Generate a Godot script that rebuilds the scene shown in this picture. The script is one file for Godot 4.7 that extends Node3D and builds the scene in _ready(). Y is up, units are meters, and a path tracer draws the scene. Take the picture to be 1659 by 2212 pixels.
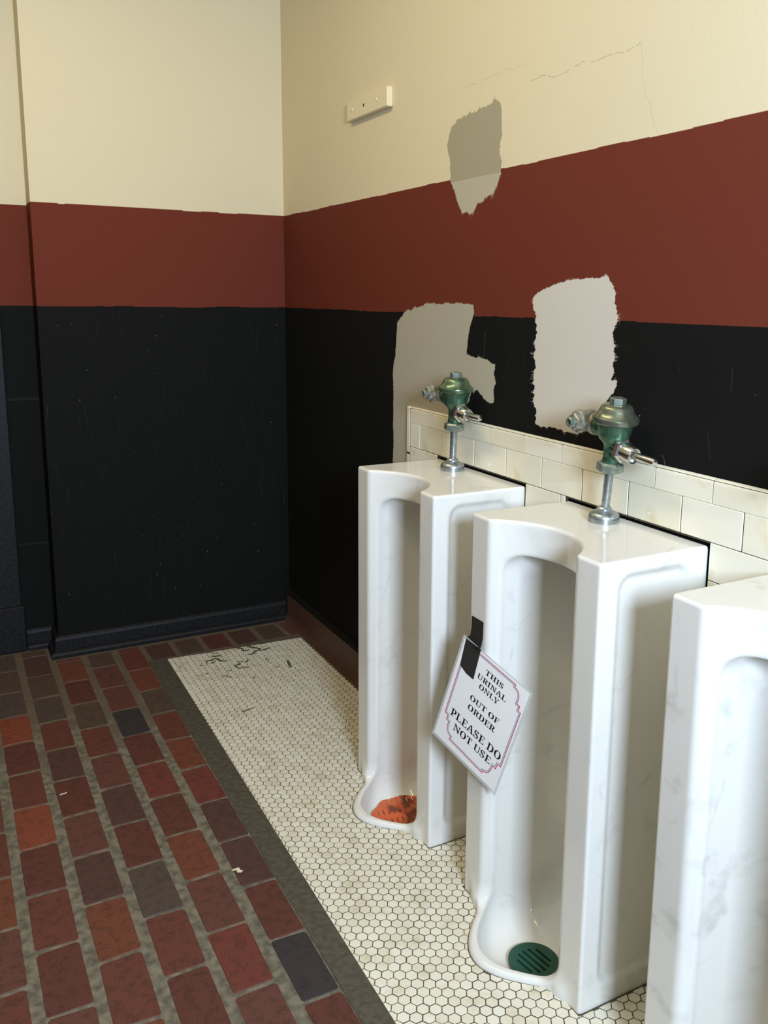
extends Node3D
# A tiled washroom corner: a back wall and a right wall painted in cream, red and black bands, three stall urinals with
# flush valves, a laminated notice taped to the middle urinal, a brick floor and a strip of white hexagon tiles.
# World: right wall is the plane x = 0, back wall is z = 0, floor y = 0; metres.

const W := 0.45        # urinal width
const H := 0.959       # urinal height
const D := 0.28        # depth of its side pillars
const UZ := [1.575, 2.2025, 2.829]   # z of the urinals' middles
const YR := 1.774      # cream / red line
const YB := 1.394      # red / black line
const ROOM_X := -3.4
const ROOM_Z := 4.6
const ROOM_Y := 2.95

var M := {}            # materials
var taken := {}
var rng := RandomNumberGenerator.new()

# ------------------------------------------------------------------ helpers: nodes
func numbered(n: String) -> String:
	var k: int = taken.get(n, 0)
	taken[n] = k + 1
	return n if k == 0 else "%s_%03d" % [n, k]

func tag(o: Node, label := "", category := "", group := "", kind := "") -> void:
	if label: o.set_meta("label", label)
	if category: o.set_meta("category", category)
	if group: o.set_meta("group", group)
	if kind: o.set_meta("kind", kind)

func thing(n: String, at: Vector3, label: String, category: String, group := "") -> Node3D:
	var o := Node3D.new()
	o.name = numbered(n)
	add_child(o)
	o.position = at
	tag(o, label, category, group)
	return o

func structure(n: String, label: String, category: String) -> Node3D:
	var o := Node3D.new()
	o.name = n
	add_child(o)
	tag(o, label, category, "", "structure")
	return o

func put(n: String, mesh: Mesh, mat: Material, parent: Node, at := Vector3.ZERO, basis := Basis()) -> MeshInstance3D:
	var o := MeshInstance3D.new()
	o.name = numbered(n) if parent == self else n
	o.mesh = mesh
	if mat: o.material_override = mat
	parent.add_child(o, true)
	o.transform = Transform3D(basis, at)
	return o

# ------------------------------------------------------------------ helpers: materials
func mat(c: Color, rough := 0.6, metal := 0.0, tex: Texture2D = null, scale := 1.0) -> StandardMaterial3D:
	var m := StandardMaterial3D.new()
	m.albedo_color = c
	m.roughness = rough
	m.metallic = metal
	if tex:
		m.albedo_texture = tex
		m.uv1_triplanar = true
		m.uv1_world_triplanar = true
		m.uv1_scale = Vector3.ONE * scale
	return m

func c8(r: int, g: int, b: int) -> Color:
	return Color8(r, g, b)

func relief(m: StandardMaterial3D, tex: Texture2D, cm: float) -> void:
	m.heightmap_enabled = true
	m.heightmap_texture = tex
	m.heightmap_scale = cm

func noise(kind: int, freq: float, oct: int, s: int) -> FastNoiseLite:
	var n := FastNoiseLite.new()
	n.noise_type = kind
	n.frequency = freq
	n.fractal_octaves = oct
	n.seed = s
	return n

# a seamless picture whose grey runs through a ramp of colours
func ramp_tex(n: FastNoiseLite, size: int, stops: Array, cols: Array) -> ImageTexture:
	var im := n.get_seamless_image(size, size)
	im.convert(Image.FORMAT_L8)
	var g := Gradient.new()
	g.offsets = PackedFloat32Array(stops)
	g.colors = PackedColorArray(cols)
	var lut := []
	for i in 256: lut.append(g.sample(i / 255.0))
	var src := im.get_data()
	var out := PackedByteArray()
	out.resize(size * size * 3)
	for i in size * size:
		var c: Color = lut[src[i]]
		out[i * 3] = c.r8
		out[i * 3 + 1] = c.g8
		out[i * 3 + 2] = c.b8
	return ImageTexture.create_from_image(Image.create_from_data(size, size, false, Image.FORMAT_RGB8, out))

func grey(v: float) -> Color:
	return Color(v, v, v)

# ------------------------------------------------------------------ helpers: meshes
func st_new() -> SurfaceTool:
	var st := SurfaceTool.new()
	st.begin(Mesh.PRIMITIVE_TRIANGLES)
	return st

func tri(st: SurfaceTool, a: Vector3, b: Vector3, c: Vector3, n: Vector3) -> void:
	var flip := (b - a).cross(c - a).dot(n) > 0.0
	for p in ([a, c, b] if flip else [a, b, c]):
		st.set_normal(n)
		st.add_vertex(p)

func quad(st: SurfaceTool, a: Vector3, b: Vector3, c: Vector3, d: Vector3, n: Vector3) -> void:
	tri(st, a, b, c, n)
	tri(st, a, c, d, n)

func quad_uv(st: SurfaceTool, pts: Array, uvs: Array, n: Vector3) -> void:
	var flip: bool = (pts[1] - pts[0]).cross(pts[2] - pts[0]).dot(n) > 0.0
	var order := [0, 2, 1, 0, 3, 2] if flip else [0, 1, 2, 0, 2, 3]
	for i in order:
		st.set_normal(n)
		st.set_uv(uvs[i])
		st.add_vertex(pts[i])

func add_box(st: SurfaceTool, lo: Vector3, hi: Vector3, ch := 0.0) -> void:
	var c := (lo + hi) / 2.0
	var h := (hi - lo) / 2.0
	ch = minf(ch, minf(h.x, minf(h.y, h.z)) * 0.9)
	for ax in 3:
		var b := (ax + 1) % 3
		var e := (ax + 2) % 3
		for s in [-1.0, 1.0]:
			var n := Vector3.ZERO
			n[ax] = s
			var q := []
			for k in [[-1, -1], [1, -1], [1, 1], [-1, 1]]:
				var p := c
				p[ax] += s * h[ax]
				p[b] += k[0] * (h[b] - ch)
				p[e] += k[1] * (h[e] - ch)
				q.append(p)
			quad(st, q[0], q[1], q[2], q[3], n)
	if ch <= 0.0: return
	for ax in 3:
		var b := (ax + 1) % 3
		var e := (ax + 2) % 3
		for s in [-1.0, 1.0]:
			for t in [-1.0, 1.0]:
				var n := Vector3.ZERO
				n[b] = s
				n[e] = t
				var q := []
				for k in [[-1, 0], [1, 0], [1, 1], [-1, 1]]:
					var p := c
					p[ax] += k[0] * (h[ax] - ch)
					p[b] += s * (h[b] - (ch if k[1] else 0.0))
					p[e] += t * (h[e] - (0.0 if k[1] else ch))
					q.append(p)
				quad(st, q[0], q[1], q[2], q[3], n.normalized())
	for i in 8:
		var s := Vector3(1 if i & 1 else -1, 1 if i & 2 else -1, 1 if i & 4 else -1)
		var q := []
		for ax in 3:
			var p := c + s * (h - Vector3.ONE * ch)
			p[ax] = c[ax] + s[ax] * h[ax]
			q.append(p)
		tri(st, q[0], q[1], q[2], s.normalized())

func box_mesh(lo: Vector3, hi: Vector3, ch := 0.0) -> ArrayMesh:
	var st := st_new()
	add_box(st, lo, hi, ch)
	return st.commit()

# an upright prism over a polygon in (x, z), its upper edge chamfered towards the middle
func add_prism(st: SurfaceTool, poly: PackedVector2Array, y0: float, y1: float, ch := 0.0) -> void:
	var n := poly.size()
	var mid := Vector2.ZERO
	for p in poly: mid += p / n
	var top := PackedVector2Array()
	for p in poly:
		var l := p.distance_to(mid)
		top.append(p if ch <= 0.0 else mid + (p - mid) * maxf(0.1, 1.0 - ch * 1.15 / maxf(l, 0.001)))
	var idx := Geometry2D.triangulate_polygon(top)
	for i in range(0, idx.size(), 3):
		var a := top[idx[i]]
		var b := top[idx[i + 1]]
		var c := top[idx[i + 2]]
		tri(st, Vector3(a.x, y1, a.y), Vector3(b.x, y1, b.y), Vector3(c.x, y1, c.y), Vector3.UP)
	var turn := 1.0 if Geometry2D.is_polygon_clockwise(poly) else -1.0
	for i in n:
		var a := poly[i]
		var b := poly[(i + 1) % n]
		var e := (b - a).normalized()
		var o := Vector2(e.y, -e.x) * turn
		if o.dot((a + b) / 2.0 - mid) < 0.0 and n <= 8: o = -o
		var nn := Vector3(o.x, 0, o.y)
		var ym := y1 - ch
		quad(st, Vector3(a.x, y0, a.y), Vector3(b.x, y0, b.y), Vector3(b.x, ym, b.y), Vector3(a.x, ym, a.y), nn)
		if ch > 0.0:
			var ta := top[i]
			var tb := top[(i + 1) % n]
			quad(st, Vector3(a.x, ym, a.y), Vector3(b.x, ym, b.y), Vector3(tb.x, y1, tb.y), Vector3(ta.x, y1, ta.y), (nn + Vector3.UP).normalized())

func prism_mesh(poly: PackedVector2Array, y0: float, y1: float, ch := 0.0) -> ArrayMesh:
	var st := st_new()
	add_prism(st, poly, y0, y1, ch)
	return st.commit()

# a shape turned round y from points (radius, height); corners sharper than 35 degrees stay sharp
func lathe(prof: Array, segs := 40) -> ArrayMesh:
	var st := st_new()
	var ns := []
	for i in prof.size() - 1:
		var t: Vector2 = (prof[i + 1] - prof[i]).normalized()
		ns.append(Vector2(t.y, -t.x))
	for i in prof.size() - 1:
		var na: Vector2 = ns[i]
		var nb: Vector2 = ns[i]
		if i > 0 and ns[i - 1].dot(ns[i]) > 0.8: na = (ns[i - 1] + ns[i]).normalized()
		if i < ns.size() - 1 and ns[i + 1].dot(ns[i]) > 0.8: nb = (ns[i + 1] + ns[i]).normalized()
		for k in segs:
			var a0 := TAU * k / segs
			var a1 := TAU * (k + 1) / segs
			var v := []
			for q in [[prof[i], a0, na], [prof[i], a1, na], [prof[i + 1], a1, nb], [prof[i + 1], a0, nb]]:
				var p: Vector2 = q[0]
				var nn: Vector2 = q[2]
				v.append([Vector3(cos(q[1]) * p.x, p.y, sin(q[1]) * p.x), Vector3(cos(q[1]) * nn.x, nn.y, sin(q[1]) * nn.x)])
			for o in [[0, 1, 2], [0, 2, 3]]:
				var a: Vector3 = v[o[0]][0]
				var b: Vector3 = v[o[1]][0]
				var c: Vector3 = v[o[2]][0]
				if (b - a).cross(c - a).length_squared() < 1e-16: continue
				var flip: bool = (b - a).cross(c - a).dot(v[o[0]][1] + v[o[1]][1] + v[o[2]][1]) > 0.0
				for j in ([o[0], o[2], o[1]] if flip else o):
					st.set_normal(v[j][1])
					st.add_vertex(v[j][0])
	return st.commit()

# a hexagonal nut along y with chamfered corners
func hex_nut(af: float, h: float, ch: float) -> ArrayMesh:
	var st := st_new()
	var r := af / sqrt(3.0)
	for k in 6:
		var a := TAU * k / 6.0
		var b := TAU * (k + 1) / 6.0
		var pa := Vector3(cos(a) * r, 0, sin(a) * r)
		var pb := Vector3(cos(b) * r, 0, sin(b) * r)
		var n := (pa + pb).normalized()
		var u := Vector3.UP
		var q := 1.0 - ch / r
		quad(st, pa + u * ch * 0.6, pb + u * ch * 0.6, pb + u * (h - ch * 0.6), pa + u * (h - ch * 0.6), n)
		quad(st, pa + u * (h - ch * 0.6), pb + u * (h - ch * 0.6), pb * q + u * h, pa * q + u * h, (n + u).normalized())
		quad(st, pa + u * ch * 0.6, pb + u * ch * 0.6, pb * q, pa * q, (n - u).normalized())
		tri(st, pa * q + u * h, pb * q + u * h, u * h, u)
		tri(st, pa * q, pb * q, Vector3.ZERO, -u)
	return st.commit()

# a profile (distance out of the wall, height) carried along a path in (x, z); side +1 puts it left of the walking direction
func sweep(path: Array, prof: Array, side := 1.0) -> ArrayMesh:
	var st := st_new()
	var offs := []
	for i in path.size():
		var o := Vector2.ZERO
		var ns := []
		for k in [i - 1, i]:
			if k >= 0 and k < path.size() - 1:
				var e: Vector2 = (path[k + 1] - path[k]).normalized()
				ns.append(Vector2(e.y, -e.x) * side)
		o = ns[0] if ns.size() == 1 else (ns[0] + ns[1]) / (1.0 + ns[0].dot(ns[1]))
		offs.append(o)
	for i in path.size() - 1:
		var e: Vector2 = (path[i + 1] - path[i]).normalized()
		var out := Vector2(e.y, -e.x) * side
		for k in prof.size() - 1:
			var t: Vector2 = (prof[k + 1] - prof[k]).normalized()
			var pn := Vector2(t.y, -t.x)
			var n := Vector3(out.x * pn.x, pn.y, out.y * pn.x)
			var q := []
			for w in [[i, k], [i + 1, k], [i + 1, k + 1], [i, k + 1]]:
				var b: Vector2 = path[w[0]] + offs[w[0]] * prof[w[1]].x
				q.append(Vector3(b.x, prof[w[1]].y, b.y))
			quad(st, q[0], q[1], q[2], q[3], n)
	for i in [0, path.size() - 1]:
		var e: Vector2 = (path[1] - path[0]) if i == 0 else (path[i] - path[i - 1])
		e = e.normalized() * (-1.0 if i == 0 else 1.0)
		var poly := PackedVector2Array(prof)
		var idx := Geometry2D.triangulate_polygon(poly)
		for k in range(0, idx.size(), 3):
			var v := []
			for j in 3:
				var b: Vector2 = path[i] + offs[i] * poly[idx[k + j]].x
				v.append(Vector3(b.x, poly[idx[k + j]].y, b.y))
			tri(st, v[0], v[1], v[2], Vector3(e.x, 0, e.y))
	return st.commit()

# surface nets over a signed distance field
func mesh_field(f: Callable, lo: Vector3, hi: Vector3, c: float) -> ArrayMesh:
	var nx := int(ceil((hi.x - lo.x) / c / 4.0)) * 4
	var ny := int(ceil((hi.y - lo.y) / c / 4.0)) * 4
	var nz := int(ceil((hi.z - lo.z) / c / 4.0)) * 4
	lo.z = -nz * c / 2.0
	var sx := 1
	var sy := nx + 1
	var sz := (nx + 1) * (ny + 1)
	var val := PackedFloat32Array()
	val.resize((nx + 1) * (ny + 1) * (nz + 1))
	val.fill(1e9)
	var cells := PackedInt32Array()
	for bz in range(0, nz, 4):
		for by in range(0, ny, 4):
			for bx in range(0, nx, 4):
				var m := lo + Vector3(bx + 2, by + 2, bz + 2) * c
				if absf(f.call(m)) > 4.6 * c: continue
				for z in range(bz, bz + 5):
					for y in range(by, by + 5):
						var at := z * sz + y * sy + bx
						var mirror := (nz - z) * sz + y * sy + bx      # the field is the same on both sides of z = 0
						for x in 5:
							if val[at + x] > 1e8:
								var v: float = val[mirror + x]
								if v > 1e8: v = f.call(lo + Vector3(bx + x, y, z) * c)
								val[at + x] = v
								val[mirror + x] = v
				for z in range(bz, bz + 4):
					for y in range(by, by + 4):
						for x in range(bx, bx + 4):
							cells.append(z * sz + y * sy + x)
	var corner := [0, sx, sy, sx + sy, sz, sx + sz, sy + sz, sx + sy + sz]
	var cpos := []
	for i in 8: cpos.append(Vector3(i & 1, (i >> 1) & 1, (i >> 2) & 1))
	var edges := []
	for i in 8:
		for b in [1, 2, 4]:
			if not i & b: edges.append([i, i | b])
	var vid := PackedInt32Array()
	vid.resize(val.size())
	vid.fill(-1)
	var vs := PackedVector3Array()
	var ns := PackedVector3Array()
	for cell in cells:
		var mask := 0
		for i in 8:
			if val[cell + corner[i]] < 0.0: mask |= 1 << i
		if mask == 0 or mask == 255: continue
		var p := Vector3.ZERO
		var cnt := 0
		for e in edges:
			var a := val[cell + corner[e[0]]]
			var b := val[cell + corner[e[1]]]
			if (a < 0.0) != (b < 0.0):
				p += cpos[e[0]].lerp(cpos[e[1]], a / (a - b))
				cnt += 1
		var x := cell % sy
		var y := (cell / sy) % (ny + 1)
		var z := cell / sz
		var q := lo + (Vector3(x, y, z) + p / cnt) * c
		var n := Vector3.UP
		var v: float = f.call(q)
		n = Vector3(f.call(q + Vector3(0.0006, 0, 0)) - v, f.call(q + Vector3(0, 0.0006, 0)) - v, f.call(q + Vector3(0, 0, 0.0006)) - v) / 0.0006
		var l := n.length()
		q -= n / maxf(l, 0.3) * clampf(v / maxf(l, 0.3), -c * 0.5, c * 0.5)
		n = n / maxf(l, 1e-6)
		vid[cell] = vs.size()
		vs.append(q)
		ns.append(n)
	var ix := PackedInt32Array()
	for cell in cells:
		if vid[cell] < 0: continue
		var inside := val[cell] < 0.0
		for ax in 3:
			var s: int = [sx, sy, sz][ax]
			var s1: int = [sy, sz, sx][ax]
			var s2: int = [sz, sx, sy][ax]
			if (val[cell + s] < 0.0) == inside: continue
			if cell - s1 - s2 < 0: continue
			var a := vid[cell]
			var b := vid[cell - s1]
			var d := vid[cell - s1 - s2]
			var e := vid[cell - s2]
			if a < 0 or b < 0 or d < 0 or e < 0: continue
			ix.append_array(PackedInt32Array([a, b, d, a, d, e]) if not inside else PackedInt32Array([a, d, b, a, e, d]))
	# clockwise fronts
	for i in range(0, ix.size(), 3):
		var a := vs[ix[i]]
		if (vs[ix[i + 1]] - a).cross(vs[ix[i + 2]] - a).dot(ns[ix[i]] + ns[ix[i + 1]] + ns[ix[i + 2]]) > 0.0:
			var t := ix[i + 1]
			ix[i + 1] = ix[i + 2]
			ix[i + 2] = t
	var arr := []
	arr.resize(Mesh.ARRAY_MAX)
	arr[Mesh.ARRAY_VERTEX] = vs
	arr[Mesh.ARRAY_NORMAL] = ns
	arr[Mesh.ARRAY_INDEX] = ix
	var mesh := ArrayMesh.new()
	mesh.add_surface_from_arrays(Mesh.PRIMITIVE_TRIANGLES, arr)
	return mesh

func smax(a: float, b: float, k: float) -> float:
	var h := maxf(k - absf(a - b), 0.0) / k
	return maxf(a, b) + h * h * k * 0.25

func smin(a: float, b: float, k: float) -> float:
	return -smax(-a, -b, k)

# ------------------------------------------------------------------ the urinal's form
# p is local: x runs into the wall (0 at the wall, negative in the room), y up, z across with 0 in the middle
func lip_edge(au: float) -> float:
	var t := au / 0.150
	return D + (0.110 * pow(1.0 - t * t, 1.25) if t < 1.0 else 0.0)

func urinal_field(p: Vector3) -> float:
	var au := absf(p.z)
	var d := -p.x
	var y := p.y
	const R := 0.0075
	var q := Vector3(au - (W / 2 - R), absf(y - (H - 0.3) / 2) - ((H + 0.3) / 2 - R), absf(d - D / 2) - (D / 2 - R))
	var body := Vector3(maxf(q.x, 0), maxf(q.y, 0), maxf(q.z, 0)).length() + minf(maxf(q.x, maxf(q.y, q.z)), 0.0) - R
	# the shallow scoop down the whole front
	body = smax(body, 0.175 - Vector2(au, d - (D + 0.09)).length(), 0.009)
	# the recessed panel on each side
	var rq := Vector2(absf(y - 0.4875) - 0.4075, absf(d - 0.1415) - 0.0565)
	var rr := Vector2(maxf(rq.x, 0), maxf(rq.y, 0)).length() + minf(maxf(rq.x, rq.y), 0.0) - 0.03
	body = smax(body, -smax(rr, (W / 2 - 0.010) - au, 0.014), 0.014)
	# the lip at the floor
	var b := lip_edge(au)
	var top := 0.013
	var lip := smax(smax((d - b) * 0.72, (y - top) * 0.9, 0.010), au - 0.165, 0.02)
	lip = maxf(lip, 0.12 - d)
	var s := smin(body, lip, 0.045)
	# the niche, its arched top and its bowl
	var nd := (au - 0.1365) if d > 0.19 else Vector2(au, d - 0.19).length() - 0.1365
	var niche := smax(nd, y - (H - 0.078), 0.05)
	niche = smax(niche, (d - (b - 0.027)) * 0.75, 0.02)
	var k := clampf((0.178 - d) / 0.125, 0.0, 1.0)
	var l := clampf(au / 0.135, 0.0, 1.3)
	var front := clampf((d - 0.27) / 0.09, 0.0, 1.0)
	var bowl := -0.066 + 0.19 * k * k + 0.05 * l * l * l * l + 0.03 * front * front
	niche = smax(niche, (bowl - y) * 0.72, 0.03)
	return smax(s, -niche, 0.007)

func urinal_outline(z: float, grow: float) -> PackedVector2Array:
	var o := PackedVector2Array([Vector2(0.02, z + W / 2 + grow), Vector2(-D - grow, z + W / 2 + grow)])
	for i in 41:
		var u := 0.15 - 0.30 * i / 40.0
		o.append(Vector2(-lip_edge(absf(u)) - grow, z + u))
	o.append(Vector2(-D - grow, z - W / 2 - grow))
	o.append(Vector2(0.02, z - W / 2 - grow))
	return o

# ------------------------------------------------------------------ pictures for the painted walls
const PATCH_A := [1.050, 1.363, 1.103, 1.396, 1.165, 1.410, 1.240, 1.424, 1.429, 1.429, 1.515, 1.427, 1.519, 1.404, 1.504, 1.371, 1.488, 1.328, 1.485, 1.285, 1.543, 1.279, 1.595, 1.278, 1.633, 1.265, 1.634, 1.253, 1.626, 1.241, 1.638, 1.213, 1.628, 1.198, 1.631, 1.159, 1.600, 1.158, 1.574, 1.169, 1.543, 1.188, 1.512, 1.177, 1.504, 1.153, 1.477, 1.130, 1.378, 1.089, 1.304, 1.022, 1.106, 0.881, 1.027, 0.867, 1.027, 1.119, 1.022, 1.208, 1.040, 1.264]
const PATCH_B := [1.799, 1.451, 1.816, 1.459, 1.857, 1.473, 1.903, 1.483, 1.941, 1.486, 2.008, 1.493, 2.072, 1.494, 2.096, 1.475, 2.106, 1.455, 2.112, 1.404, 2.106, 1.382, 2.105, 1.348, 2.107, 1.330, 2.110, 1.289, 2.106, 1.264, 2.129, 1.262, 2.122, 1.245, 2.109, 1.225, 2.060, 1.192, 2.031, 1.173, 1.997, 1.129, 1.965, 1.126, 1.905, 1.128, 1.825, 1.124, 1.814, 1.190, 1.813, 1.267, 1.812, 1.351, 1.809, 1.393, 1.801, 1.422]
const PATCH_C := [1.627, 1.946, 1.631, 1.916, 1.637, 1.858, 1.621, 1.816, 1.637, 1.794, 1.636, 1.769, 1.619, 1.738, 1.595, 1.721, 1.546, 1.699, 1.495, 1.674, 1.454, 1.676, 1.425, 1.695, 1.410, 1.725, 1.395, 1.747, 1.380, 1.773, 1.375, 1.820, 1.363, 1.856, 1.355, 1.879, 1.365, 1.898, 1.382, 1.920, 1.409, 1.936, 1.484, 1.940, 1.541, 1.944, 1.591, 1.950]
const CREAM := Color8(222, 208, 172)
const RED := Color8(108, 50, 36)
const BLACK := Color8(22, 22, 20)
const PIC_Z := 3.0
const PIC_Y := 2.45

func bands(im: Image, width_m: float, height_m: float, s: int) -> void:
	var n := noise(FastNoiseLite.TYPE_SIMPLEX, 0.01, 3, s)
	var w := im.get_width()
	var h := im.get_height()
	for i in w:
		var a := int(h * (1.0 - (YR + 0.0022 * n.get_noise_2d(i * 0.35, 5.0)) / height_m))
		var b := int(h * (1.0 - (YB + 0.003 * n.get_noise_2d(i * 0.4, 90.0)) / height_m))
		im.fill_rect(Rect2i(i, 0, 1, a), CREAM)
		im.fill_rect(Rect2i(i, a, 1, b - a), RED)
		im.fill_rect(Rect2i(i, b, 1, h - b), BLACK)
	# scuffs and chips in the black paint, brush drag in the red
	var r := RandomNumberGenerator.new()
	r.seed = s + 40
	var pw := w / width_m
	var ph := h / height_m
	for k in 520:
		var z := r.randf() * width_m
		var y := r.randf() * (YB - 0.06)
		var col := BLACK.lerp(c8(120, 124, 112), r.randf_range(0.08, 0.4) * r.randf())
		var ln := int(r.randf_range(3, 40))
		var lean := r.randf_range(-0.5, 0.5)
		for j in ln:
			var x := int(z * pw + lean * j + r.randf_range(-0.6, 0.6))
			var yy := int(h - y * ph - j)
			if x >= 0 and x < w and yy > 0 and yy < h: im.set_pixel(x, yy, col)
	for k in 130:
		var x := int(r.randf() * (w - 3))
		var yy := int(h - r.randf() * (YB - 0.04) * ph)
		im.fill_rect(Rect2i(x, yy - 2, 1 + int(r.randf() * 2), 1 + int(r.randf() * 2)), BLACK.lerp(c8(190, 188, 175), r.randf_range(0.2, 0.8)))

func brush_patch(im: Image, flat: Array, upper: Color, lower: Color, split: float, s: int, drag: Vector2) -> void:
	var poly := PackedVector2Array()
	for i in range(0, flat.size(), 2): poly.append(Vector2(flat[i], flat[i + 1]))
	var lo := poly[0]
	var hi := poly[0]
	for p in poly:
		lo = lo.min(p)
		hi = hi.max(p)
	var pw := im.get_width() / PIC_Z
	var ph := im.get_height() / PIC_Y
	var n := noise(FastNoiseLite.TYPE_SIMPLEX, 1.0, 2, s)
	var m := 0.05
	for px in range(int((lo.x - m) * pw), int((hi.x + m) * pw)):
		for py in range(int(im.get_height() - (hi.y + m) * ph), int(im.get_height() - (lo.y - m) * ph)):
			var p := Vector2(px / pw, (im.get_height() - py) / ph)
			# each bristle line is dragged its own way past the outline, some of them far and thin
			var a := 0.5 * n.get_noise_2d(p.x * 4.0, p.y * 15.0) + 0.32 * n.get_noise_2d(p.x * 6.0, p.y * 48.0) + 0.18 * n.get_noise_2d(p.x * 12.0, p.y * 210.0)
			var b := 0.5 * n.get_noise_2d(p.x * 15.0 + 70.0, p.y * 4.0) + 0.32 * n.get_noise_2d(p.x * 48.0 + 70.0, p.y * 6.0) + 0.18 * n.get_noise_2d(p.x * 210.0 + 70.0, p.y * 12.0)
			var q := p + Vector2(a, b) * drag
			var c := upper if p.y > split else lower
			if Geometry2D.is_point_in_polygon(q, poly):
				im.set_pixel(px, py, c)
			elif n.get_noise_2d(p.x * 30.0 + 5.0, p.y * 330.0) > 0.12 and Geometry2D.is_point_in_polygon(q + Vector2(a, 0.0) * drag * 2.2, poly):
				im.set_pixel(px, py, im.get_pixel(px, py).lerp(c, 0.55))
			elif n.get_noise_2d(p.x * 330.0 + 5.0, p.y * 30.0) > 0.12 and Geometry2D.is_point_in_polygon(q + Vector2(0.0, b) * drag * 2.0, poly):
				im.set_pixel(px, py, im.get_pixel(px, py).lerp(c, 0.55))

func hairline(im: Image, pts: Array, c: Color, share: float) -> void:
	var n := noise(FastNoiseLite.TYPE_SIMPLEX, 0.012, 3, 5)
	var pw := im.get_width() / PIC_Z
	var ph := im.get_height() / PIC_Y
	for i in range(0, pts.size() - 2, 2):
		var a := Vector2(pts[i] * pw, im.get_height() - pts[i + 1] * ph)
		var b := Vector2(pts[i + 2] * pw, im.get_height() - pts[i + 3] * ph)
		var ln := int(a.distance_to(b) * 1.2)
		for j in ln:
			var p := a.lerp(b, float(j) / ln)
			p += Vector2(n.get_noise_2d(p.x, p.y), n.get_noise_2d(p.y, p.x)) * 6.0
			var at := Vector2i(p)
			if n.get_noise_2d(p.x * 2.0, 7.0) > -0.45:
				im.set_pixelv(at, im.get_pixelv(at).lerp(c, share))

func porcelain_picture(out: PackedByteArray, raw: PackedFloat32Array, lo: float, sm: PackedByteArray, fd: PackedByteArray, kind: int) -> void:
	var reach := 62.0 + 14.0 * kind
	var depth := 0.06 + 0.04 * kind
	for i in raw.size():
		var crack := clampf(1.0 - (raw[i] - lo) / 0.012, 0.0, 1.0) * clampf((fd[i] - 135) / 60.0, 0.0, 1.0) * 0.05
		var dirt := clampf((reach - sm[i]) / 60.0, 0.0, 1.0) * depth
		var v := 1.0 - crack - dirt
		out[i * 3] = int(255 * v)
		out[i * 3 + 1] = int(255 * (v - dirt * 0.04))
		out[i * 3 + 2] = int(255 * (v - dirt * 0.12))

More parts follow.
